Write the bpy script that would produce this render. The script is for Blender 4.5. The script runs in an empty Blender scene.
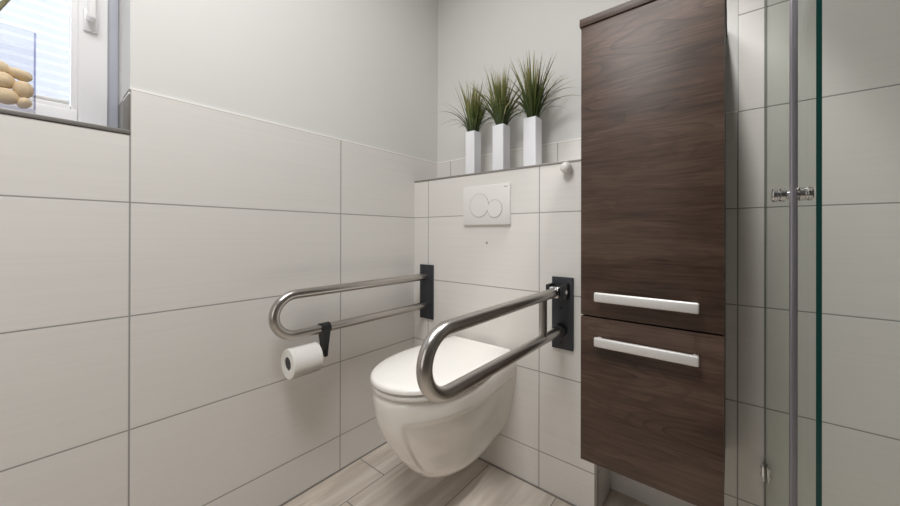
import bpy, bmesh, math, random
from mathutils import Vector, Matrix

C = bpy.context.scene.collection
PI = math.pi
ORIG = {}

# ------------------------------------------------------------------ helpers
def origin(o):
    return ORIG.get(o.name, Vector((0, 0, 0)))

def thing(name, label, cat, loc, group=None):
    o = bpy.data.objects.new(name, None)
    o.empty_display_size = .05
    o.location = loc
    C.objects.link(o)
    ORIG[o.name] = Vector(loc)
    o['label'] = label
    o['category'] = cat
    if group:
        o['group'] = group
    return o

def obj(name, bm, mats, parent=None, base=None, angle=35, smooth=True, kind=None, label=None, cat=None, group=None):
    """bm holds world coordinates; the object's origin goes to its parent's base or to base."""
    off = origin(parent) if parent else Vector(base or (0, 0, 0))
    bmesh.ops.translate(bm, verts=bm.verts, vec=-off)
    bmesh.ops.recalc_face_normals(bm, faces=bm.faces)
    me = bpy.data.meshes.new(name)
    bm.to_mesh(me)
    bm.free()
    for m in (mats if isinstance(mats, (list, tuple)) else [mats]):
        me.materials.append(m)
    if smooth:
        for p in me.polygons:
            p.use_smooth = True
        me.set_sharp_from_angle(angle=math.radians(angle))
    o = bpy.data.objects.new(name, me)
    C.objects.link(o)
    ORIG[o.name] = off
    if parent:
        o.parent = parent
    else:
        o.location = off
    if kind:
        o['kind'] = kind
    if label:
        o['label'] = label
    if cat:
        o['category'] = cat
    if group:
        o['group'] = group
    return o

def box(bm, x0, x1, y0, y1, z0, z1, bevel=0, seg=2, mi=0):
    r = bmesh.ops.create_cube(bm, size=1)
    vs = r['verts']
    for v in vs:
        v.co = Vector((x0 + (v.co.x + .5) * (x1 - x0), y0 + (v.co.y + .5) * (y1 - y0), z0 + (v.co.z + .5) * (z1 - z0)))
    fs = set(f for v in vs for f in v.link_faces)
    for f in fs:
        f.material_index = mi
    if bevel:
        es = list(set(e for v in vs for e in v.link_edges))
        bmesh.ops.bevel(bm, geom=es, offset=bevel, segments=seg, profile=.5, affect='EDGES')
    return bm

def B(*a, **k):
    return box(bmesh.new(), *a, **k)

def tube(bm, pts, r, n=20, cap=True):
    pts = [Vector(p) for p in pts]
    rad = r if isinstance(r, (list, tuple)) else [r] * len(pts)
    t0 = (pts[1] - pts[0]).normalized()
    up = Vector((0, 0, 1)) if abs(t0.z) < .9 else Vector((1, 0, 0))
    nrm = (up - t0 * up.dot(t0)).normalized()
    rings = []
    for i, p in enumerate(pts):
        if i == 0:
            t = t0
        elif i == len(pts) - 1:
            t = (pts[i] - pts[i - 1]).normalized()
        else:
            t = (pts[i + 1] - pts[i - 1]).normalized()
        nrm = (nrm - t * nrm.dot(t)).normalized()
        b = t.cross(nrm)
        rings.append([bm.verts.new(p + (nrm * math.cos(a) + b * math.sin(a)) * rad[i]) for a in (2 * PI * k / n for k in range(n))])
    for a, b in zip(rings, rings[1:]):
        for k in range(n):
            bm.faces.new((a[k], a[(k + 1) % n], b[(k + 1) % n], b[k]))
    if cap:
        bm.faces.new(rings[0])
        bm.faces.new(rings[-1])
    return bm

def lathe(bm, prof, centre, axis, n=40):
    """prof: list of (radius, distance along axis)."""
    ax = Vector(axis).normalized()
    u = ax.orthogonal().normalized()
    w = ax.cross(u)
    c = Vector(centre)
    rings = []
    for r, d in prof:
        if r < 1e-6:
            rings.append([bm.verts.new(c + ax * d)])
        else:
            rings.append([bm.verts.new(c + ax * d + (u * math.cos(a) + w * math.sin(a)) * r) for a in (2 * PI * k / n for k in range(n))])
    for a, b in zip(rings, rings[1:]):
        for k in range(n):
            k2 = (k + 1) % n
            if len(a) == 1 and len(b) == 1:
                break
            if len(a) == 1:
                bm.faces.new((a[0], b[k2], b[k]))
            elif len(b) == 1:
                bm.faces.new((a[k], a[k2], b[0]))
            else:
                bm.faces.new((a[k], a[k2], b[k2], b[k]))
    if len(rings[0]) > 1:
        bm.faces.new(rings[0])
    if len(rings[-1]) > 1:
        bm.faces.new(rings[-1])
    return bm

def loft(bm, rings, cap0=True, cap1=True):
    R = [[bm.verts.new(Vector(p)) for p in ring] for ring in rings]
    n = len(R[0])
    for a, b in zip(R, R[1:]):
        for k in range(n):
            bm.faces.new((a[k], a[(k + 1) % n], b[(k + 1) % n], b[k]))
    if cap0:
        bm.faces.new(R[0])
    if cap1:
        bm.faces.new(R[-1])
    return bm

# ------------------------------------------------------------------ materials
class NT:
    def __init__(self, name):
        self.m = bpy.data.materials.new(name)
        self.m.use_nodes = True
        self.t = self.m.node_tree
        self.b = self.t.nodes['Principled BSDF']
        self.out = self.t.nodes['Material Output']
    def n(self, typ, **kw):
        x = self.t.nodes.new(typ)
        for k, v in kw.items():
            if k in x.inputs.keys():
                x.inputs[k].default_value = v
            else:
                setattr(x, k, v)
        return x
    def l(self, a, b):
        self.t.links.new(a, b)
    def math(self, op, a, b=None, c=None):
        x = self.t.nodes.new('ShaderNodeMath')
        x.operation = op
        for i, v in enumerate((a, b, c)):
            if v is None:
                continue
            if isinstance(v, (int, float)):
                x.inputs[i].default_value = v
            else:
                self.l(v, x.inputs[i])
        return x.outputs[0]
    def mix(self, fac, a, b):
        x = self.t.nodes.new('ShaderNodeMix')
        x.data_type = 'RGBA'
        for s, v in ((x.inputs[0], fac), (x.inputs[6], a), (x.inputs[7], b)):
            if isinstance(v, (int, float)):
                s.default_value = v
            elif isinstance(v, tuple):
                s.default_value = v if len(v) == 4 else v + (1,)
            else:
                self.l(v, s)
        return x.outputs[2]
    def ramp(self, fac, stops):
        x = self.t.nodes.new('ShaderNodeValToRGB')
        e = x.color_ramp.elements
        while len(e) < len(stops):
            e.new(.5)
        for i, (p, c) in enumerate(stops):
            e[i].position = p
            e[i].color = c if len(c) == 4 else c + (1,)
        self.l(fac, x.inputs[0])
        return x.outputs[0]

def sr(r, g, b):
    f = lambda v: (v / 255 / 12.92) if v / 255 <= .04045 else ((v / 255 + .055) / 1.055) ** 2.4
    return (f(r), f(g), f(b))

def simple(name, col, rough=.5, metal=0, noise=.04, scale=30, coat=0, bump=0, spec=None):
    t = NT(name)
    pos = t.n('ShaderNodeTexCoord')
    nz = t.n('ShaderNodeTexNoise', Scale=scale, Detail=3)
    t.l(pos.outputs['Object'], nz.inputs['Vector'])
    a = tuple(max(0, c * (1 - noise)) for c in col)
    b = tuple(min(1, c * (1 + noise)) for c in col)
    t.l(t.mix(nz.outputs['Fac'], a, b), t.b.inputs['Base Color'])
    t.b.inputs['Roughness'].default_value = rough
    t.b.inputs['Metallic'].default_value = metal
    if coat:
        t.b.inputs['Coat Weight'].default_value = coat
        t.b.inputs['Coat Roughness'].default_value = .05
    if spec is not None:
        t.b.inputs['Specular IOR Level'].default_value = spec
    if bump:
        bp = t.n('ShaderNodeBump', Strength=bump, Distance=.002)
        t.l(nz.outputs['Fac'], bp.inputs['Height'])
        t.l(bp.outputs[0], t.b.inputs['Normal'])
    return t.m

TW, TH, GR = .5982, .302, .0032      # wall tile pitch and joint width
def tile_mat(name, axis, u0, col, vertical=True, v0=1.3502, TW=TW):
    t = NT(name)
    g = t.n('ShaderNodeNewGeometry')
    s = t.n('ShaderNodeSeparateXYZ')
    t.l(g.outputs['Position'], s.inputs[0])
    u = s.outputs[axis]
    v = s.outputs[2]
    uu = t.math('DIVIDE', t.math('SUBTRACT', u, u0), TW)
    vv = t.math('DIVIDE', t.math('SUBTRACT', v, v0), TH)
    def edge(q, p):
        fr = t.math('FRACT', q)
        return t.math('MULTIPLY', t.math('MINIMUM', fr, t.math('SUBTRACT', 1.0, fr)), p)
    d = edge(vv, TH)
    if vertical:
        d = t.math('MINIMUM', d, edge(uu, TW))
    mr = t.n('ShaderNodeMapRange')
    mr.interpolation_type = 'SMOOTHSTEP'
    mr.inputs['From Min'].default_value = GR * .36
    mr.inputs['From Max'].default_value = GR * .75
    t.l(d, mr.inputs['Value'])
    face = mr.outputs[0]
    # per-tile tone
    cid = t.n('ShaderNodeCombineXYZ')
    t.l(t.math('FLOOR', uu), cid.inputs[0])
    t.l(t.math('FLOOR', vv), cid.inputs[1])
    wn = t.n('ShaderNodeTexWhiteNoise')
    t.l(cid.outputs[0], wn.inputs['Vector'])
    # brushed streaks along the tile's length
    mp = t.n('ShaderNodeMapping')
    sc = [14, 14, 14]
    sc[axis] = 2.0
    sc[2] = 110
    mp.inputs['Scale'].default_value = sc
    t.l(g.outputs['Position'], mp.inputs['Vector'])
    nz = t.n('ShaderNodeTexNoise', Scale=1.0, Detail=4)
    t.l(mp.outputs[0], nz.inputs['Vector'])
    lo = tuple(c * .93 for c in col)
    hi = tuple(min(1, c * 1.05) for c in col)
    base = t.mix(t.math('ADD', t.math('MULTIPLY', nz.outputs['Fac'], .75), t.math('MULTIPLY', wn.outputs['Value'], .2)), lo, hi)
    grout = tuple(c * .42 for c in col)
    t.l(t.mix(face, grout, base), t.b.inputs['Base Color'])
    t.l(t.math('MULTIPLY_ADD', face, -.38, .8), t.b.inputs['Roughness'])
    h = t.math('ADD', face, t.math('MULTIPLY', nz.outputs['Fac'], .10))
    bp = t.n('ShaderNodeBump', Strength=.35, Distance=.0015)
    t.l(h, bp.inputs['Height'])
    t.l(bp.outputs[0], t.b.inputs['Normal'])
    return t.m

def wood_mat(name):
    """dark stained oak, grain running along X"""
    t = NT(name)
    tc = t.n('ShaderNodeNewGeometry')
    mp = t.n('ShaderNodeMapping')
    mp.inputs['Scale'].default_value = (2.2, 9, 9)
    t.l(tc.outputs['Position'], mp.inputs['Vector'])
    warp = t.n('ShaderNodeTexNoise', Scale=1.3, Detail=3)
    t.l(mp.outputs[0], warp.inputs['Vector'])
    mp2 = t.n('ShaderNodeMapping')
    mp2.inputs['Scale'].default_value = (6, 70, 150)
    t.l(tc.outputs['Position'], mp2.inputs['Vector'])
    add = t.n('ShaderNodeVectorMath', operation='MULTIPLY_ADD')
    add.inputs[1].default_value = (0, 3, 5)
    t.l(warp.outputs['Color'], add.inputs[0])
    t.l(mp2.outputs[0], add.inputs[2])
    fine = t.n('ShaderNodeTexNoise', Scale=1.0, Detail=7, Roughness=.65)
    t.l(add.outputs[0], fine.inputs['Vector'])
    # broad bands and cathedral veins
    mp3 = t.n('ShaderNodeMapping')
    mp3.inputs['Scale'].default_value = (1.6, 9, 11)
    t.l(tc.outputs['Position'], mp3.inputs['Vector'])
    add3 = t.n('ShaderNodeVectorMath', operation='MULTIPLY_ADD')
    add3.inputs[1].default_value = (0, 1, 1.5)
    t.l(warp.outputs['Color'], add3.inputs[0])
    t.l(mp3.outputs[0], add3.inputs[2])
    band = t.n('ShaderNodeTexNoise', Scale=1.0, Detail=4, Roughness=.6)
    t.l(add3.outputs[0], band.inputs['Vector'])
    f = t.math('ADD', t.math('MULTIPLY', fine.outputs['Fac'], .48), t.math('MULTIPLY', band.outputs['Fac'], .55))
    col = t.ramp(f, [(.36, WOOD[0]), (.48, WOOD[1]), (.56, WOOD[2]), (.68, WOOD[3])])
    # dark crack-like veins
    vn = t.math('ABSOLUTE', t.math('SUBTRACT', band.outputs['Fac'], .53))
    vm = t.n('ShaderNodeMapRange')
    vm.inputs['From Min'].default_value = .0
    vm.inputs['From Max'].default_value = .022
    vm.inputs['To Min'].default_value = .55
    vm.inputs['To Max'].default_value = 0
    t.l(vn, vm.inputs['Value'])
    col = t.mix(t.math('MULTIPLY', vm.outputs[0], fine.outputs['Fac']), col, WOOD[0])
    # cathedral figure: contour lines of a smooth stretched noise, only in patches
    mp4 = t.n('ShaderNodeMapping')
    mp4.inputs['Scale'].default_value = (1.25, 3, 9)
    mp4.inputs['Location'].default_value = (.3, 0, .45)
    t.l(tc.outputs['Position'], mp4.inputs['Vector'])
    fig = t.n('ShaderNodeTexNoise', Scale=1.0, Detail=1.5, Roughness=.4)
    t.l(mp4.outputs[0], fig.inputs['Vector'])
    fr = t.math('FRACT', t.math('MULTIPLY', fig.outputs['Fac'], 19))
    ln = t.n('ShaderNodeMapRange')
    ln.inputs['From Min'].default_value = .0
    ln.inputs['From Max'].default_value = .34
    ln.inputs['To Min'].default_value = .75
    ln.inputs['To Max'].default_value = 0
    t.l(fr, ln.inputs['Value'])
    mp5 = t.n('ShaderNodeMapping')
    mp5.inputs['Scale'].default_value = (1.6, 1, 4.2)
    t.l(tc.outputs['Position'], mp5.inputs['Vector'])
    msk = t.n('ShaderNodeTexNoise', Scale=1.0, Detail=1)
    t.l(mp5.outputs[0], msk.inputs['Vector'])
    mk = t.n('ShaderNodeMapRange')
    mk.inputs['From Min'].default_value = .48
    mk.inputs['From Max'].default_value = .62
    t.l(msk.outputs['Fac'], mk.inputs['Value'])
    col = t.mix(t.math('MULTIPLY', ln.outputs[0], mk.outputs[0]), col, WOOD[0])
    t.l(col, t.b.inputs['Base Color'])
    t.b.inputs['Roughness'].default_value = .45
    t.b.inputs['Specular IOR Level'].default_value = .4
    bp = t.n('ShaderNodeBump', Strength=.25, Distance=.001)
    t.l(fine.outputs['Fac'], bp.inputs['Height'])
    t.l(bp.outputs[0], t.b.inputs['Normal'])
    return t.m
WOOD = [sr(46, 33, 25), sr(72, 54, 43), sr(84, 65, 54), sr(98, 78, 66)]

def floor_mat():
    """wood-look floor tiles, 30 cm wide, laid along Y with staggered ends"""
    t = NT('floor_wood_tile')
    g = t.n('ShaderNodeNewGeometry')
    s = t.n('ShaderNodeSeparateXYZ')
    t.l(g.outputs['Position'], s.inputs[0])
    W, Ln = .301, 1.2
    uu = t.math('DIVIDE', t.math('SUBTRACT', s.outputs[0], .167), W)
    row = t.math('FLOOR', uu)
    vv = t.math('DIVIDE', t.math('ADD', t.math('SUBTRACT', s.outputs[1], -.633), t.math('MULTIPLY', row, .163)), Ln)
    def edge(q, p):
        fr = t.math('FRACT', q)
        return t.math('MULTIPLY', t.math('MINIMUM', fr, t.math('SUBTRACT', 1.0, fr)), p)
    d = t.math('MINIMUM', edge(uu, W), edge(vv, Ln))
    mr = t.n('ShaderNodeMapRange')
    mr.interpolation_type = 'SMOOTHSTEP'
    mr.inputs['From Min'].default_value = .001
    mr.inputs['From Max'].default_value = .003
    t.l(d, mr.inputs['Value'])
    cid = t.n('ShaderNodeCombineXYZ')
    t.l(row, cid.inputs[0])
    t.l(t.math('FLOOR', vv), cid.inputs[1])
    wn = t.n('ShaderNodeTexWhiteNoise')
    t.l(cid.outputs[0], wn.inputs['Vector'])
    off = t.n('ShaderNodeVectorMath', operation='MULTIPLY_ADD')
    off.inputs[1].default_value = (7, 5, 3)
    t.l(wn.outputs['Color'], off.inputs[0])
    t.l(g.outputs['Position'], off.inputs[2])
    mp = t.n('ShaderNodeMapping')
    mp.inputs['Scale'].default_value = (24, 2.0, 1)
    t.l(off.outputs[0], mp.inputs['Vector'])
    nz = t.n('ShaderNodeTexNoise', Scale=1.0, Detail=6, Roughness=.6, Distortion=.5)
    t.l(mp.outputs[0], nz.inputs['Vector'])
    f = t.math('ADD', t.math('MULTIPLY', nz.outputs['Fac'], .9), t.math('MULTIPLY', wn.outputs['Value'], .12))
    col = t.ramp(f, [(.33, sr(182, 170, 157)), (.5, sr(207, 196, 184)), (.68, sr(222, 213, 203))])
    t.l(t.mix(mr.outputs[0], sr(138, 128, 118), col), t.b.inputs['Base Color'])
    t.b.inputs['Roughness'].default_value = .5
    bp = t.n('ShaderNodeBump', Strength=.2, Distance=.001)
    t.l(t.math('ADD', mr.outputs[0], t.math('MULTIPLY', nz.outputs['Fac'], .2)), bp.inputs['Height'])
    t.l(bp.outputs[0], t.b.inputs['Normal'])
    return t.m

def steel_mat():
    t = NT('brushed_steel')
    tc = t.n('ShaderNodeNewGeometry')
    mp = t.n('ShaderNodeMapping')
    mp.inputs['Scale'].default_value = (900, 25, 900)
    t.l(tc.outputs['Position'], mp.inputs['Vector'])
    nz = t.n('ShaderNodeTexNoise', Scale=1.0, Detail=3)
    t.l(mp.outputs[0], nz.inputs['Vector'])
    t.l(t.mix(nz.outputs['Fac'], (.475, .45, .425), (.505, .48, .45)), t.b.inputs['Base Color'])
    t.b.inputs['Metallic'].default_value = 1
    t.l(t.math('MULTIPLY_ADD', nz.outputs['Fac'], .02, .27), t.b.inputs['Roughness'])
    return t.m

def glass_mat(name, tint, gloss=.10, rough=.02):
    t = NT(name)
    tr = t.n('ShaderNodeBsdfTransparent')
    tr.inputs[0].default_value = tint + (1,)
    gl = t.n('ShaderNodeBsdfGlossy')
    gl.inputs['Roughness'].default_value = rough
    lw = t.n('ShaderNodeLayerWeight', Blend=.25)
    mx = t.n('ShaderNodeMixShader')
    t.l(t.math('MULTIPLY_ADD', lw.outputs['Facing'], gloss, .015), mx.inputs[0])
    t.l(tr.outputs[0], mx.inputs[1])
    t.l(gl.outputs[0], mx.inputs[2])
    t.l(mx.outputs[0], t.out.inputs['Surface'])
    return t.m

def blind_mat():
    t = NT('pleated_fabric')
    g = t.n('ShaderNodeNewGeometry')
    nz = t.n('ShaderNodeTexNoise', Scale=220, Detail=2)
    t.l(g.outputs['Position'], nz.inputs['Vector'])
    col = t.mix(nz.outputs['Fac'], (.86, .87, .90), (.93, .94, .97))
    df = t.n('ShaderNodeBsdfDiffuse')
    tl = t.n('ShaderNodeBsdfTranslucent')
    t.l(col, df.inputs[0])
    t.l(t.mix(nz.outputs['Fac'], (.32, .33, .35), (.36, .37, .39)), tl.inputs[0])
    mx = t.n('ShaderNodeMixShader')
    mx.inputs[0].default_value = .55
    t.l(df.outputs[0], mx.inputs[1])
    t.l(tl.outputs[0], mx.inputs[2])
    t.l(mx.outputs[0], t.out.inputs['Surface'])
    return t.m

def grass_mat():
    t = NT('grass_blades')
    at = t.n('ShaderNodeAttribute')
    at.attribute_name = 'tip'
    tc = t.n('ShaderNodeNewGeometry')
    nz = t.n('ShaderNodeTexNoise', Scale=60, Detail=2)
    t.l(tc.outputs['Position'], nz.inputs['Vector'])
    f = t.math('ADD', at.outputs['Fac'], t.math('MULTIPLY_ADD', nz.outputs['Fac'], .5, -.25))
    c = t.ramp(f, [(.0, sr(40, 54, 24)), (.42, sr(76, 92, 42)), (.78, sr(126, 128, 72)), (1.0, sr(170, 154, 116))])
    t.l(c, t.b.inputs['Base Color'])
    t.b.inputs['Roughness'].default_value = .45
    return t.m

def stone_mat():
    t = NT('pale_wood_pebble')
    oi = t.n('ShaderNodeObjectInfo')
    tc = t.n('ShaderNodeTexCoord')
    mp = t.n('ShaderNodeMapping')
    mp.inputs['Scale'].default_value = (60, 25, 60)
    t.l(tc.outputs['Object'], mp.inputs['Vector'])
    nz = t.n('ShaderNodeTexNoise', Scale=1.0, Detail=3)
    t.l(mp.outputs[0], nz.inputs['Vector'])
    c = t.ramp(nz.outputs['Fac'], [(.25, sr(216, 190, 148)), (.6, sr(236, 216, 180)), (.8, sr(244, 228, 198))])
    t.l(t.mix(t.math('MULTIPLY', oi.outputs['Random'], .3), c, sr(222, 190, 148)), t.b.inputs['Base Color'])
    t.b.inputs['Roughness'].default_value = .6
    return t.m

TILE = sr(228, 225, 220)
M = dict(
    tile_left=tile_mat('wall_tile_left', 1, -1.1586, TILE),
    tile_back=tile_mat('wall_tile_back', 0, .096, TILE, TW=.6026),
    tile_pre=tile_mat('wall_tile_cistern', 0, .0987 - TW, TILE),
    tile_side=tile_mat('wall_tile_side', 1, 5, TILE, vertical=False),
    tile_low_bounce=tile_mat('wall_tile_low_bounce', 1, -2.6, sr(104, 100, 94)),  # for the unseen right wall, darkened to cut bounce light
    paint_low_bounce=simple('wall_paint_low_bounce', sr(92, 87, 82), .8, noise=.012, scale=3),  # unseen rear wall, kept dark to lower bounce and reflections
    paint=simple('wall_paint', sr(219, 218, 215), .85, noise=.012, scale=3, bump=.02),
    ceil=simple('ceiling_paint', sr(236, 235, 232), .9, noise=.01, scale=3),
    bead=simple('caulk_bead', sr(244, 242, 238), .6, noise=.02),
    profile=simple('metal_profile', sr(150, 146, 142), .35, .5, noise=.05, scale=80),
    floor=floor_mat(),
    wood=wood_mat('dark_oak'),
    wood_dark=simple('dark_carcass', sr(44, 34, 29), .55, noise=.1, scale=40),
    steel=steel_mat(),
    chrome=simple('chrome', (.75, .75, .76), .1, 1, noise=.02),
    handle=simple('satin_aluminium', (.72, .705, .685), .45, .3, noise=.03, scale=120),
    anthracite=simple('anthracite_metal', sr(52, 54, 60), .42, .25, noise=.05, scale=60),
    black=simple('black_plastic', sr(30, 31, 34), .38, 0, noise=.06, scale=60),
    ceramic=simple('white_ceramic', sr(238, 234, 227), .07, 0, noise=.008, scale=6, coat=.4),
    plastic=simple('white_plastic', sr(232, 229, 224), .22, 0, noise=.008, scale=10),
    plate=simple('white_flush_plate', sr(234, 232, 228), .3, 0, noise=.008, scale=10),
    groove=simple('grey_groove', sr(160, 157, 151), .5, noise=.02),
    paper=simple('tissue_paper', sr(240, 238, 233), .95, noise=.03, scale=120, bump=.25),
    vase=simple('white_vase', sr(232, 233, 236), .3, noise=.012, scale=12),
    soil=simple('dark_filler', sr(46, 44, 30), .9, noise=.3, scale=80),
    pvc=simple('white_window_plastic', sr(242, 241, 240), .35, noise=.01, scale=8),
    jamb_tile=simple('shaded_jamb_tile', sr(112, 106, 96), .5, noise=.03),  # wall tile with the jamb's shade put into its colour
    frame_shaded=simple('shaded_frame', sr(196, 198, 208), .45, noise=.02),  # backlit shade of the fixed frame put into the colour
    reveal=simple('window_reveal', sr(206, 206, 212), .6, noise=.02, scale=8),
    glass=glass_mat('window_glass', (.95, .96, .98), .1),
    screen=glass_mat('shower_glass', (.93, .945, .93), .10),
    jar=glass_mat('jar_glass', (.985, .985, .992), .2),
    jar_edge=glass_mat('jar_glass_edge', (.84, .84, .91), .3),
    teal=simple('green_glass_edge', sr(24, 66, 62), .15, noise=.05, scale=20),
    far_edge=simple('pale_glass_edge', sr(128, 132, 126), .3, noise=.03),
    seal=simple('grey_seal', sr(134, 130, 137), .3, .35, noise=.03),
    blind=blind_mat(),
    grass=grass_mat(),
    pebble=stone_mat(),
    twig=simple('dry_twig', sr(128, 126, 96), .8, noise=.2, scale=90),
    mark=simple('grey_print', sr(140, 138, 134), .5),
)

# ------------------------------------------------------------------ room shell
RX, RY, RZ = 2.35, -2.6, 2.48
ZT = 1.3502
SILL = 1.238
bm = B(-.3, RX + .1, RY - .1, .1, -.08, 0)
obj('floor', bm, M['floor'], kind='structure', smooth=False)
bm = B(-.3, RX + .1, RY - .1, .1, RZ, RZ + .08)
obj('ceiling', bm, M['ceil'], kind='structure', smooth=False)

# left wall: tiled below, painted above, window opening y -1.175 .. -2.05
WY0, WY1, WZ1 = -1.1588, -2.05, 2.12
WT = -.26
bm = bmesh.new()
box(bm, WT, 0, WY0, .1, 0, ZT, mi=0)
box(bm, WT, -.003, WY0, .1, ZT, RZ, mi=1)
box(bm, WT, 0, WY1, WY0, 0, SILL - .003, mi=0)
box(bm, WT, -.003, WY1, WY0, WZ1, RZ, mi=1)
box(bm, WT, 0, RY - .1, WY1, 0, ZT, mi=0)
box(bm, WT, -.003, RY - .1, WY1, ZT, RZ, mi=1)
obj('wall_left', bm, [M['tile_left'], M['paint']], kind='structure', smooth=False)

# back wall: tiled to 1.35 m, full height in the shower
SX = 1.3012
bm = bmesh.new()
box(bm, -.1, SX, 0, .1, 0, ZT, mi=0)
box(bm, -.1, SX, .003, .1, ZT, RZ, mi=1)
box(bm, SX, RX + .1, 0, .1, 0, RZ, mi=0)
obj('wall_back', bm, [M['tile_back'], M['paint']], kind='structure', smooth=False)
bm = bmesh.new()
box(bm, RX, RX + .1, RY, 0, 0, RZ)
obj('wall_right', bm, M['tile_low_bounce'], kind='structure', smooth=False)
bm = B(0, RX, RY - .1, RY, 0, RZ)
obj('wall_rear', bm, M['paint_low_bounce'], kind='structure', smooth=False)

# boxed-in cistern wall in front of the back wall
PY, PX, PZ = -.1628, .917, 1.2245
bm = bmesh.new()
box(bm, 0, PX, PY, 0, 0, PZ, mi=0)
for f in bm.faces:
    if f.calc_center_median().x > PX - .001:
        f.material_index = 1
obj('wall_cistern', bm, [M['tile_pre'], M['tile_side']], kind='structure', smooth=False)
bm = B(.0, PX + .001, PY - .002, 0, PZ, PZ + .0085, bevel=.0012)
obj('trim_1', bm, M['profile'], kind='structure')          # metal edge and ledge top
bm = B(PX - .009, PX + .002, PY - .002, PY + .009, 0, PZ, bevel=.001)
obj('trim_2', bm, M['profile'], kind='structure')          # corner profile
bm = B(-.0035, .0005, -1.1585, 0, ZT - .0008, ZT + .0048)
obj('trim_3', bm, M['bead'], kind='structure')             # bead over the left wall tiles
bm = B(0, SX, -.0005, .0035, ZT - .0008, ZT + .0048)
obj('trim_4', bm, M['bead'], kind='structure')
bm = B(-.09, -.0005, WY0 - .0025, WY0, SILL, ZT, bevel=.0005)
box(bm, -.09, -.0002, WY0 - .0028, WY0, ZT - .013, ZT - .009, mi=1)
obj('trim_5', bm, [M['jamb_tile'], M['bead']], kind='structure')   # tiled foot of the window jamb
bm = B(-.012, .003, WY1, -1.1588, SILL - .009, SILL + .0015, bevel=.001)
obj('trim_6', bm, M['profile'], kind='structure')
# silicone joints where walls meet the floor and each other
bm = bmesh.new()
box(bm, 0, .004, RY, PY, 0, .005)
box(bm, .004, PX, PY - .004, PY, 0, .005)
obj('trim_7', bm, M['profile'], kind='structure')

# ------------------------------------------------------------------ window
win = thing('window_1', 'white framed window in the left wall with a tiled sill', 'window', (-.21, -1.6, SILL))
win['kind'] = 'structure'
FX0, FX1 = -.25, -.2
bm = bmesh.new()
for a in ((WY0 - .05, WY0, SILL, WZ1), (WY1, WY1 + .05, SILL, WZ1), (WY1 + .05, WY0 - .05, SILL, SILL + .04), (WY1 + .05, WY0 - .05, WZ1 - .04, WZ1)):
    box(bm, FX0, FX1, a[0], a[1], a[2], a[3], bevel=.003)
obj('window_frame', bm, M['frame_shaded'], win)
S0, S1 = -1.182, WY1 + .03
bm = bmesh.new()
SZ0, SZ1 = SILL + .012, WZ1 - .012
for a in ((S0 - .056, S0, SZ0, SZ1), (S1, S1 + .056, SZ0, SZ1), (S1 + .056, S0 - .056, SZ0, 1.308), (S1 + .056, S0 - .056, SZ1 - .056, SZ1)):
    box(bm, -.235, -.178, a[0], a[1], a[2], a[3], bevel=.004)
sash = obj('window_sash', bm, M['pvc'], win)
bm = bmesh.new()
g0, g1 = S0 - .055, S1 + .055
for a in ((g0 - .013, g0, 1.306, SZ1 - .055), (g1, g1 + .013, 1.306, SZ1 - .055), (g1 + .013, g0 - .013, 1.307, 1.322), (g1 + .013, g0 - .013, SZ1 - .07, SZ1 - .055)):
    box(bm, -.215, -.187, a[0], a[1], a[2], a[3], bevel=.003)
obj('glazing_bead', bm, M['pvc'], sash)
bm = B(-.217, -.211, g1, g0, 1.31, SZ1 - .055)
obj('pane', bm, M['glass'], win, smooth=False)
# handle: rosette, neck and a lever turned upward
hy = -1.2155
bm = B(-.179, -.170, hy - .014, hy + .014, 1.535, 1.60, bevel=.004)
tube(bm, [(-.172, hy, 1.572), (-.135, hy, 1.572)], .009)
box(bm, -.146, -.130, hy - .0085, hy + .0085, 1.558, 1.70, bevel=.006, seg=3)
obj('window_handle', bm, M['pvc'], win)
bm = B(-.2, -.0, WY1, WY0, SILL - .012, SILL, bevel=.001)
obj('window_sill', bm, M['reveal'], win)

# pleated blind in front of the pane
bl = thing('pleated_blind', 'white pleated blind glowing with daylight across the window glass', 'blind', (-.2, -1.6, 1.33))
bm = bmesh.new()
b0, b1 = g0 - .015, g1 + .015
z, k, prev = 1.334, 0, None
while z < SZ1 - .075:
    x = -.2005 + (.0045 if k % 2 else -.0045)
    cur = (bm.verts.new((x, b0, z)), bm.verts.new((x, b1, z)))
    if prev:
        bm.faces.new((prev[0], prev[1], cur[1], cur[0]))
    prev = cur
    z += .0125
    k += 1
obj('pleated_fabric', bm, M['blind'], bl, smooth=False)
bm = B(-.207, -.194, b1, b0, 1.3235, 1.334, bevel=.002)
obj('bottom_rail', bm, M['handle'], bl)
bm = B(-.207, -.194, b1, b0, SZ1 - .076, SZ1 - .062, bevel=.002)
obj('top_rail', bm, M['handle'], bl)

# glass jar of pebbles on the sill
JX0, JX1, JY1, JY0 = -.135, -.02, -1.3085, -1.4235
JZ0, JZ1 = SILL + .0005, 1.433
bm = bmesh.new()
wt, bt = .0035, .016
o_ = [(JX0, JY0), (JX1, JY0), (JX1, JY1), (JX0, JY1)]
i_ = [(JX0 + wt, JY0 + wt), (JX1 - wt, JY0 + wt), (JX1 - wt, JY1 - wt), (JX0 + wt, JY1 - wt)]
V = lambda q, z_: [bm.verts.new((x, y, z_)) for x, y in q]
ob, ot, it, ib = V(o_, JZ0), V(o_, JZ1), V(i_, JZ1), V(i_, JZ0 + bt)
for a, b, mi in ((ob, ot, 0), (ot, it, 1), (it, ib, 0)):
    for k in range(4):
        f = bm.faces.new((a[k], a[(k + 1) % 4], b[(k + 1) % 4], b[k]))
        f.material_index = mi
f = bm.faces.new(ob); f.material_index = 1
f = bm.faces.new(ib); f.material_index = 1
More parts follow.
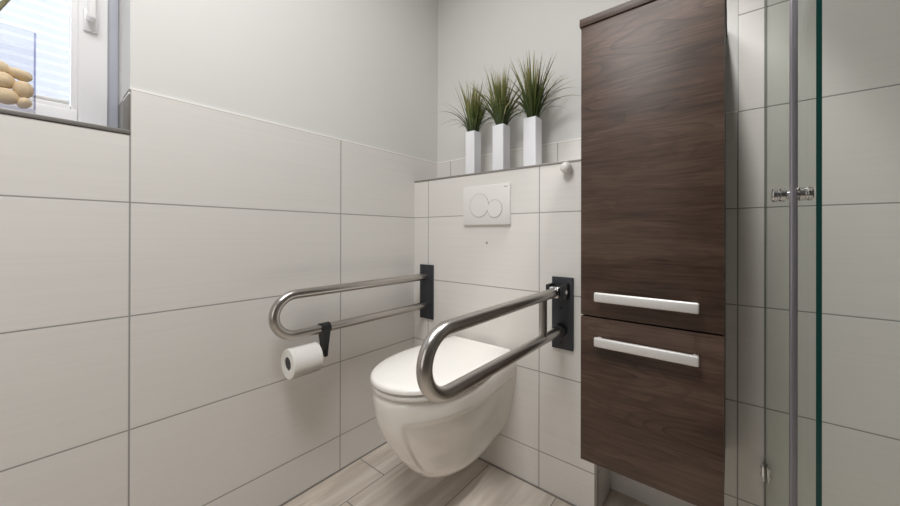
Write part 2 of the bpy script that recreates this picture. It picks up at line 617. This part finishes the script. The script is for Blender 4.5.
# visible glass corners
for (x, y) in o_:
    sx = 1 if x == JX0 else -1
    sy = 1 if y == JY0 else -1
    box(bm, *sorted((x + sx * .0003, x + sx * .0033)), *sorted((y + sy * .0003, y + sy * .0033)), JZ0 + bt, JZ1 - .001, mi=1)
obj('glass_jar', bm, [M['jar'], M['jar_edge']], base=(-.08, -1.366, JZ0), smooth=False,
    label='square clear glass jar half full of pale pebbles on the window sill', cat='jar')

PEB = [  # centre, half sizes, tilt about X, label
    ((-.047, -1.3590, 1.3410), (.017, .0185, .0170), -.4, 'pale pebble high at left in the jar, cut by the photo edge'),
    ((-.046, -1.3310, 1.3350), (.016, .0185, .0120), -.42, 'long pale pebble lying tilted on top of the pile in the jar'),
    ((-.090, -1.3240, 1.3470), (.016, .0110, .0110), .1, 'small pale pebble at the back of the jar behind the tilted one'),
    ((-.044, -1.3560, 1.3118), (.018, .0200, .0180), .05, 'pale pebble left of the round one, halfway up the jar'),
    ((-.042, -1.3268, 1.3020), (.017, .0155, .0190), .1, 'large round pale pebble beside the right wall of the jar'),
    ((-.043, -1.3510, 1.2790), (.018, .0210, .0185), -.12, 'large oval pale pebble on the jar bottom at left'),
    ((-.045, -1.3242, 1.2710), (.016, .0105, .0135), -.4, 'small pale pebble on the jar bottom in its right corner'),
]
rnd = random.Random(4)
for (c, h, a, lab) in PEB:
    bm = bmesh.new()
    bmesh.ops.create_icosphere(bm, subdivisions=4, radius=1)
    p1, p2 = rnd.uniform(-.18, .18), rnd.uniform(-.12, .12)
    for v in bm.verts:
        x, y, z = v.co
        k = 1 + p1 * y + p2 * math.sin(2.2 * x + 1.4 * z)
        v.co = Vector((x * h[0] * k, y * h[1], z * h[2] * k))
    bmesh.ops.rotate(bm, verts=bm.verts, cent=(0, 0, 0), matrix=Matrix.Rotation(a, 3, 'X'))
    bmesh.ops.translate(bm, verts=bm.verts, vec=c)
    obj('pebble', bm, M['pebble'], base=(c[0], c[1], c[2] - h[2]), label=lab, cat='pebble', group='pale pebbles in the glass jar')

# dry twig leaning out of the jar
bm = bmesh.new()
tube(bm, [(-.085, -1.405, 1.262), (-.07, -1.398, 1.36), (-.062, -1.378, 1.44), (-.058, -1.354, 1.492), (-.056, -1.330, 1.545), (-.055, -1.318, 1.60)],
     [.003, .003, .0035, .004, .0028, .0015], 10)
rnd = random.Random(2)
for k in range(7):
    f_ = k / 6
    p = Vector((-.06, -1.378, 1.44)).lerp(Vector((-.055, -1.320, 1.59)), f_)
    d = Vector((rnd.uniform(-.3, .3), rnd.choice((-1, 1)) * .6, .8)).normalized()
    tube(bm, [p, p + d * .012, p + d * .022], [.002, .0035, .0008], 8)
obj('dry_twig', bm, M['twig'], base=(-.085, -1.405, 1.262), label='dry olive twig leaning out of the glass jar at the window', cat='twig')

# ------------------------------------------------------------------ toilet
TX = .4405
def dring(z, yf, hw, bw, yb, yc=None, n=48, p=2.15):
    """D-shaped ring: straight back, rounded front"""
    yc = yc if yc is not None else yb + (yf - yb) * .45
    pts = []
    nb = 10
    for k in range(nb):                                # left side from the back forward
        u = k / nb
        s = u * u * (3 - 2 * u)
        pts.append((TX - (bw + (hw - bw) * s), yb + (yc - yb) * u, z))
    for k in range(n + 1):
        a = PI * k / n
        cx, cy = math.cos(a), math.sin(a)
        x = -math.copysign(abs(cx) ** (2 / p), cx) * hw
        y = yc + (yf - yc) * abs(cy) ** (2 / p)
        pts.append((TX + x, y, z))
    for k in range(nb - 1, -1, -1):
        u = k / nb
        s = u * u * (3 - 2 * u)
        pts.append((TX + (bw + (hw - bw) * s), yb + (yc - yb) * u, z))
    return pts

toilet = thing('toilet', 'white wall-hung toilet with closed lid between the two steel grab rails', 'toilet', (TX, -.43, 0))
PB = PY + .0005
prof = [(.118, -.430, .036, .040, -.30), (.1195, -.452, .055, .050, -.31), (.125, -.480, .074, .060, -.32), (.138, -.508, .092, .074, -.33),
        (.16, -.538, .108, .090, -.35), (.195, -.572, .126, .107, -.37), (.24, -.606, .143, .123, -.39), (.30, -.643, .159, .138, -.40),
        (.36, -.671, .170, .149, -.41), (.41, -.681, .175, .156, -.42), (.447, -.684, .178, .159, -.42), (.461, -.682, .177, .158, -.42), (.468, -.677, .174, .156, -.42), (.471, -.667, .166, .150, -.42)]
def resample(pr, m):
    """Catmull-Rom through the control levels"""
    out = []
    for i in range(len(pr) - 1):
        p0, p1, p2, p3 = pr[max(i - 1, 0)], pr[i], pr[i + 1], pr[min(i + 2, len(pr) - 1)]
        k = max(2, int((p2[0] - p1[0]) / m))
        for j in range(k):
            u = j / k
            lin = [a + (b - a) * u for a, b in zip(p1, p2)]
            cr = [.5 * (2 * b + (c - a) * u + (2 * a - 5 * b + 4 * c - d) * u * u + (3 * b - a - 3 * c + d) * u ** 3) for a, b, c, d in zip(p0, p1, p2, p3)]
            out.append([lin[0]] + cr[1:])
    out.append(list(pr[-1]))
    return out
def smooth(a, b, x):
    u = min(1, max(0, (x - a) / (b - a)))
    return u * u * (3 - 2 * u)
rings = []
for z, yf, hw, bw, yc in resample(prof, .006):
    ring = []
    for x, y, zz in dring(z, yf, hw, bw, PB, yc, n=96):
        lat = (x - TX) / hw
        # sculpted recess along both flanks below the rim
        m = smooth(.33, .45, abs(lat)) * (1 - smooth(.390, .408, z)) * smooth(.135, .27, z) * smooth(-.165, -.215, y)
        dx = -math.copysign(1, lat) * m * (.013 + .020 * (1 - smooth(.2, .39, z))) * min(1, abs(lat) * 1.2)
        dy = m * .010 * max(0, 1 - abs(lat))
        ring.append((x + dx, y + dy, zz))
    rings.append(ring)
bm = loft(bmesh.new(), rings)
bowl = obj('bowl', bm, M['ceramic'], toilet, angle=50)
sp = [(.4735, -.680, .174, .150, 0), (.4745, -.685, .179, .155, 0), (.477, -.687, .181, .157, 0), (.486, -.687, .181, .157, 0), (.4895, -.684, .178, .154, 0), (.490, -.672, .17, .15, 0)]
bm = loft(bmesh.new(), [dring(z, yf, hw, bw, -.225, -.44) for z, yf, hw, bw, _ in sp])
obj('seat', bm, M['plastic'], toilet, angle=50)
lp = [(.4945, -.681, .176, .150), (.4952, -.688, .183, .157), (.4975, -.691, .186, .160), (.506, -.691, .186, .160), (.5105, -.688, .183, .157), (.5135, -.681, .176, .150), (.5155, -.660, .158, .138), (.5165, -.612, .125, .11)]
bm = loft(bmesh.new(), [dring(z, yf, hw, bw, -.198 - (i in (0, 7)) * .004 - (i == 7) * .02, -.43) for i, (z, yf, hw, bw) in enumerate(lp)])
obj('lid', bm, M['plastic'], toilet, angle=50)
for sx in (-1, 1):
    bm = bmesh.new()
    tube(bm, [(TX + sx * .05, -.189, .497), (TX + sx * .125, -.189, .497)], .013, 20)
    box(bm, TX + sx * .0875 - .022, TX + sx * .0875 + .022, -.212, -.172, .470, .494, bevel=.004)
    obj('hinge', bm, M['plastic'], toilet)
# flush plate
fp = thing('flush_plate', 'white dual flush plate with two round buttons above the toilet', 'flush plate', (.4415, PY, 1.003))
bm = B(.3285, .5705, PY - .012, PY + .002, 1.006, 1.172, bevel=.0025)
obj('plate', bm, M['plate'], fp)
def button(cx, cz, r):
    bm = lathe(bmesh.new(), [(r + .0018, 0), (r + .0018, .0004), (r, .0006)], (cx, PY - .012, cz), (0, -1, 0), 64)
    for f in bm.faces:
        f.material_index = 1
    lathe(bm, [(r, 0), (r, .0012), (r - .0012, .0022), (r * .6, .0024), (0, .0024)], (cx, PY - .012, cz), (0, -1, 0), 64)
    obj('flush_button', bm, [M['plate'], M['groove']], fp)
button(.4180, 1.0885, .0490)
button(.4985, 1.0715, .0360)
bm = B(.545, .561, PY - .0123, PY - .011, 1.1585, 1.1615)
obj('printed_mark', bm, M['mark'], fp, smooth=False)
bm = lathe(bmesh.new(), [(.0055, 0), (.0055, .001), (.004, .0022), (0, .0025)], (.450, PY + .001, .929), (0, -1, 0), 24)
obj('screw_cap', bm, M['groove'], base=(.450, PY, .929), label='tiny pale screw cap in the tiles below the flush plate', cat='screw cap')

# ------------------------------------------------------------------ grab rails
def rail_path(x, y0, ye, zc, r):
    pts = [(x, y0, zc + r)]
    n = 8
    for k in range(1, n):
        pts.append((x, y0 + (ye + r - y0) * k / n, zc + r))
    for k in range(0, 25):
        a = PI / 2 + PI * k / 24
        pts.append((x, ye + r + r * math.cos(a), zc + r * math.sin(a)))
    for k in range(n - 1, -1, -1):
        pts.append((x, y0 + (ye + r - y0) * k / n, zc - r))
    return pts

LX, RXX, ZC = .0895, .789, .691
gl = thing('grab_rail', 'brushed steel grab rail along the left wall, carrying the toilet paper', 'grab rail', (LX, PY, .556), group='folding grab rails beside the toilet')
bm = B(.049, .1375, PY - .009, PY, .556, .8175, bevel=.0015)
obj('wall_plate', bm, M['anthracite'], gl)
bm = tube(bmesh.new(), rail_path(LX, PY - .004, -.8435, .691, .069), .016, 28)
obj('rail_tube', bm, M['steel'], gl, angle=60)
gr = thing('grab_rail', 'brushed steel hinged grab rail with upright bar, right of the toilet beside the cabinet', 'grab rail', (RXX, PY, .551), group='folding grab rails beside the toilet')
bm = B(.7535, .834, PY - .011, PY, .551, .8113, bevel=.002)
obj('wall_plate', bm, M['anthracite'], gr)
bm = tube(bmesh.new(), rail_path(RXX, -.2, -.8445, .692, .071), .0165, 28)
obj('rail_tube', bm, M['steel'], gr, angle=60)
bm = tube(bmesh.new(), [(RXX, -.316, .763 - .010), (RXX, -.316, .621 + .010)], .0135, 24)
obj('upright_bar', bm, M['steel'], gr)
bm = bmesh.new()
for s in (-1, 1):
    box(bm, RXX + s * .027 - .006, RXX + s * .027 + .006, -.232, PY - .008, .738, .790, bevel=.004)
box(bm, RXX - .03, RXX + .03, PY - .022, PY - .010, .735, .793, bevel=.003)
hb = obj('hinge_block', bm, M['black'], gr)
bm = bmesh.new()
tube(bm, [(RXX - .036, -.208, .764), (RXX + .036, -.208, .764)], .007, 16)
obj('hinge_pin', bm, M['chrome'], hb)
bm = B(RXX - .0195, RXX + .0195, -.235, -.190, .7435, .7830, bevel=.006, seg=3)
obj('hinge_sleeve', bm, M['chrome'], gr)
bm = lathe(bmesh.new(), [(.024, 0), (.024, .022), (.021, .028), (.0165, .03)], (RXX, PY - .010, .621), (0, -1, 0), 32)
obj('rest_ring', bm, M['black'], gr)
for zz in (.575, .70):
    bm = lathe(bmesh.new(), [(.005, 0), (.005, .0015), (.0035, .0025), (0, .0025)], (RXX, PY - .0108, zz), (0, -1, 0), 16)
    obj('screw', bm, M['black'], gr)

# toilet paper holder and roll hanging from the left rail
HX, HY, HZ = .0895, -.676, .532
hold = thing('toilet_roll_holder', 'black bracket clipped over the lower tube of the left grab rail', 'roll holder', (HX, HY, HZ))
bm = bmesh.new()
# strap wrapped over the tube
ring = []
zt = .622
for k in range(19):
    a = -PI * .12 + PI * 1.24 * k / 18
    ring.append((HX + .0205 * math.cos(a), zt + .0205 * math.sin(a)))
prevs = None
for (x, z) in ring:
    xi = HX + (x - HX) * .81
    zi = zt + (z - zt) * .81
    cur = [bm.verts.new((x, HY - .017, z)), bm.verts.new((x, HY + .017, z)), bm.verts.new((xi, HY + .017, zi)), bm.verts.new((xi, HY - .017, zi))]
    if prevs:
        for k in range(4):
            bm.faces.new((prevs[k], prevs[(k + 1) % 4], cur[(k + 1) % 4], cur[k]))
    else:
        bm.faces.new(cur)
    prevs = cur
bm.faces.new(prevs)
obj('tube_clip', bm, M['black'], hold)
bm = bmesh.new()
loft(bm, [[(HX - w, HY + t0, z), (HX + w, HY + t0, z), (HX + w, HY + t1, z), (HX - w, HY + t1, z)] for z, w, t0, t1 in
          ((.520, .013, -.004, .004), (.524, .016, -.005, .005), (.56, .0195, -.0065, .0065), (.607, .0205, -.012, .012), (.618, .0205, -.015, .015))])
obj('bracket_arm', bm, M['black'], hold)
bm = lathe(bmesh.new(), [(.0075, 0), (.0075, .1165), (.0185, .117), (.0200, .119), (.0200, .1235), (.018, .125), (0, .125)], (HX, HY, HZ), (0, -1, 0), 28)
obj('spindle', bm, M['black'], hold)

tr_ = thing('toilet_roll', 'white toilet paper roll on the black holder by the left wall', 'toilet roll', (HX, HY - .06, HZ - .062))
bm = bmesh.new()
RC = HZ - .003                    # the roll hangs from its core on the spindle
ro, ri, ya, yb_ = 0.0505, .0232, HY - .029, HY - .126
lathe_prof = [(ri, 0), (ro - .002, 0), (ro, .002), (ro, yb_ * -1 + ya - .002), (ro - .002, ya - yb_), (ri, ya - yb_)]
n = 56
rings = []
for r, d in lathe_prof:
    rings.append([bm.verts.new((HX + r * math.cos(2 * PI * k / n), ya - d, RC + r * math.sin(2 * PI * k / n))) for k in range(n)])
for a, b in zip(rings, rings[1:] + rings[:1]):
    for k in range(n):
        bm.faces.new((a[k], a[(k + 1) % n], b[(k + 1) % n], b[k]))
obj('paper', bm, M['paper'], tr_)
# loose sheet end hugging the roll
bm = bmesh.new()
prev = None
for k in range(14):
    a = math.radians(-20 - 6.5 * k)
    r = ro + .0012
    cur = (bm.verts.new((HX + r * math.cos(a), ya - .001, RC + r * math.sin(a))), bm.verts.new((HX + r * math.cos(a), yb_ + .001, RC + r * math.sin(a))))
    if prev:
        bm.faces.new((prev[0], prev[1], cur[1], cur[0]))
    prev = cur
p = bmesh.ops.solidify(bm, geom=bm.faces[:], thickness=.0006)
obj('loose_sheet', bm, M['paper'], tr_)

# ------------------------------------------------------------------ grass in vases
def grass(bm, cx, cy, z0, H, seed, n=175):
    rnd = random.Random(seed)
    lay = bm.verts.layers.float.new('tip')
    for i in range(n):
        a = rnd.uniform(0, 2 * PI)
        r0 = rnd.uniform(0, .020)
        lean = abs(rnd.gauss(0, .33)) + .04
        if i % 19 == 0:
            lean = rnd.uniform(.45, .72)
        h = H * rnd.uniform(.55, 1.0) * (1 - .12 * lean)
        curl = rnd.uniform(-.25, .75) + (lean > .5) * .5
        w = rnd.uniform(.0030, .0052)
        tw = rnd.uniform(-.6, .6)
        d = Vector((math.cos(a), math.sin(a), 0))
        if cy + d.y * h * lean > -.012:                 # keep blades off the wall
            d.y *= .35
        p = Vector((cx + d.x * r0, cy + d.y * r0, z0))
        side = Vector((-math.sin(a + tw), math.cos(a + tw), 0))
        ang = lean * .55
        seg = 7
        prev = None
        for k in range(seg + 1):
            u = k / seg
            ww = w * (1 - u ** 2.2) + .0002
            cur = (bm.verts.new(p - side * ww), bm.verts.new(p + d * .0006 + Vector((0, 0, .0)) ), bm.verts.new(p + side * ww))
            for v in cur:
                v[lay] = u + rnd.uniform(-.05, .05)
            if prev:
                bm.faces.new((prev[0], prev[1], cur[1], cur[0]))
                bm.faces.new((prev[1], prev[2], cur[2], cur[1]))
            prev = cur
            p = p + (Vector((0, 0, 1)) * math.cos(ang) + d * math.sin(ang)) * (h / seg)
            ang += curl * lean * .38
    return bm

VZ = PZ + .0085
VASES = [(.3385, .255, 1, 'white square vase of artificial grass nearest the room corner'),
         (.4915, .265, 5, 'white square vase of artificial grass standing between two others'),
         (.6420, .275, 9, 'white square vase of artificial grass nearest the brown cabinet')]
for cx, H, seed, lab in VASES:
    cy, hw, hh = -.115, .0275 - (cx < .4) * .002, .1965
    v = thing('potted_grass', lab, 'plant', (cx, cy, VZ), group='grass vases on the cistern ledge')
    bm = bmesh.new()
    sq = lambda q, z_: [(cx - q, cy - q, z_), (cx + q, cy - q, z_), (cx + q, cy + q, z_), (cx - q, cy + q, z_)]
    loft(bm, [sq(hw - .001, VZ), sq(hw, VZ + .001), sq(hw, VZ + hh - .001), sq(hw - .0005, VZ + hh), sq(hw - .0035, VZ + hh), sq(hw - .0035, VZ + hh - .012)], cap1=False)
    es = [e for e in bm.edges if abs(e.verts[0].co.z - e.verts[1].co.z) > .1]
    bmesh.ops.bevel(bm, geom=es, offset=.0012, segments=2, affect='EDGES')
    obj('vase', bm, M['vase'], v)
    bm = B(cx - hw + .0037, cx + hw - .0037, cy - hw + .0037, cy + hw - .0037, VZ + hh - .03, VZ + hh - .008)
    obj('filler', bm, M['soil'], v)
    obj('foliage', grass(bmesh.new(), cx, cy, VZ + hh - .012, H, seed), M['grass'], v, angle=60)

# round bumper on the cistern wall
bm = lathe(bmesh.new(), [(.013, 0), (.013, .004), (.0165, .007), (.0195, .013), (.0205, .020), (.019, .028), (.0145, .035), (.008, .0388), (0, .04)], (.812, PY, 1.2035), (0, -1, 0), 40)
obj('wall_bumper', bm, M['plastic'], base=(.812, PY, 1.2035), label='round white bumper knob on the tiles beside the cabinet', cat='wall knob')

# ------------------------------------------------------------------ tall cabinet
CX0, CX1, CY = .9175, 1.2715, -.3217
cab = thing('tall_cabinet', 'tall dark oak wall cabinet with one door over a drawer', 'cabinet', (1.0945, -.16, .286))
bm = B(CX0 + .001, CX1 - .001, CY + .020, -.0015, .286, 1.594)
obj('carcass', bm, M['wood_dark'], cab, smooth=False)
bm = B(CX0 - .004, CX1 + .003, CY - .004, -.0015, 1.594, 1.6175, bevel=.001)
obj('top_panel', bm, M['wood'], cab)
bm = B(CX0, CX1, CY, CY + .019, .7245, 1.592, bevel=.0008)
door = obj('door', bm, M['wood'], cab)
bm = B(CX0, CX1, CY, CY + .019, .286, .7195, bevel=.0008)
drawer = obj('drawer', bm, M['wood'], cab)
def handle(z, parent):
    x0, x1 = .9665, 1.2225
    bm = B(x0, x1, CY - .032, CY - .020, z - .0135, z + .0135, bevel=.0045, seg=3)
    for x in (x0 + .003, x1 - .015):
        box(bm, x, x + .012, CY - .024, CY, z - .009, z + .009, bevel=.002)
    obj('handle', bm, M['handle'], parent)
handle(.7855, door)
handle(.6565, drawer)

# ------------------------------------------------------------------ shower screen
GX = 1.3668
scr = thing('shower_screen', 'clear glass shower screen seen edge-on right of the cabinet', 'shower screen', (GX, -.4, 0))
def pane(name, y0, y1, z0, z1, edge):
    bm = B(GX - .0025, GX + .0025, y0, y1, z0, z1)
    for f in bm.faces:
        f.normal_update()
        if abs(f.normal.x) < .5:
            f.material_index = 1
    return obj(name, bm, [M['screen'], M[edge]], scr, smooth=False)
dr = pane('glass_door', -.566, -.004, .012, 2.0, 'far_edge')
pane('fixed_pane', -.7712, -.5785, .004, 2.0, 'teal')
bm = B(GX - .0045, GX + .0045, -.580, -.565, .008, 2.0, bevel=.001)
obj('seal_strip', bm, M['seal'], scr)
bm = bmesh.new()
for s in (-1, 1):
    lathe(bm, [(.0075, 0), (.0075, .004), (.0115, .006), (.0115, .012), (.0095, .0135), (.0095, .0155), (.0115, .0165), (.0115, .021), (.010, .0225), (0, .0225)], (GX + s * .003, -.556, 1.0335), (s, 0, 0), 28)
obj('door_knob', bm, M['chrome'], dr)
for zz in (.262, 1.80):
    bm = bmesh.new()
    for s in (-1, 1):
        box(bm, *sorted((GX + s * .0025, GX + s * .009)), -.034, -.008, zz - .024, zz + .024, bevel=.003)
        lathe(bm, [(.006, 0), (.006, .003), (0, .004)], (GX + s * .009, -.02, zz + .012), (s, 0, 0), 16)
        lathe(bm, [(.006, 0), (.006, .003), (0, .004)], (GX + s * .009, -.02, zz - .012), (s, 0, 0), 16)
    obj('hinge', bm, M['chrome'], dr)

# ------------------------------------------------------------------ light
def area(name, loc, rot, sx, sy, power, col=(1, 1, 1)):
    l = bpy.data.lights.new(name, 'AREA')
    l.shape = 'RECTANGLE'
    l.size, l.size_y = sx, sy
    l.energy = power
    l.color = col
    o = bpy.data.objects.new(name, l)
    o.location = loc
    o.rotation_euler = rot
    C.objects.link(o)
    return o
area('ceiling_lamp', (.8, -1.35, 2.3), (0, 0, 0), .55, .55, 20, (1, 1, 1))
area('corner_fill', (.62, -.75, RZ - .02), (0, 0, 0), .4, .4, 4.2, (1, .99, .98))  # added soft fill for the upper back-left walls, no real fixture
area('window_daylight', (-.75, -1.62, 1.75), (0, -PI / 2, 0), 1.2, 1.2, 34, (.90, .95, 1))
sp_ = bpy.data.lights.new('downlight', 'SPOT')
sp_.energy = 85
sp_.spot_size = math.radians(56)
sp_.spot_blend = .4
sp_.shadow_soft_size = .06
sp_.color = (1, .985, .965)
so = bpy.data.objects.new('downlight', sp_)
so.location = (1.17, -.36, RZ - .02)
C.objects.link(so)
area('rear_fill', (.75, -2.45, 1.15), (PI / 2, 0, math.radians(40)), .9, 1.4, 7.5, (1, .965, .925))  # added fill behind the camera, brightens walls and toilet front

w = bpy.data.worlds.new('World')
bpy.context.scene.world = w
w.use_nodes = True
bg = w.node_tree.nodes['Background']
bg.inputs[0].default_value = (.78, .86, 1, 1)
bg.inputs[1].default_value = 1.0

# ------------------------------------------------------------------ camera
cam = bpy.data.cameras.new('Camera')
cam.sensor_width = 36
cam.lens = 335.298 / 900 * 36
cam.shift_x = -(483.407 - 450) / 900
cam.shift_y = (233.776 - 253) / 900
cam.clip_start = .02
co = bpy.data.objects.new('Camera', cam)
yaw, pitch, roll = .636237, .0016017, .0020816
R_ = Matrix.Rotation(yaw, 3, 'Z') @ Matrix.Rotation(PI / 2 + pitch, 3, 'X') @ Matrix.Rotation(roll, 3, 'Z')
co.matrix_world = Matrix.Translation((1.28454, -1.31681, .9656)) @ R_.to_4x4()
C.objects.link(co)
bpy.context.scene.camera = co

vs = bpy.context.scene.view_settings
vs.view_transform = 'Standard'
vs.look = 'None'
vs.exposure = -.12
vs.gamma = 1
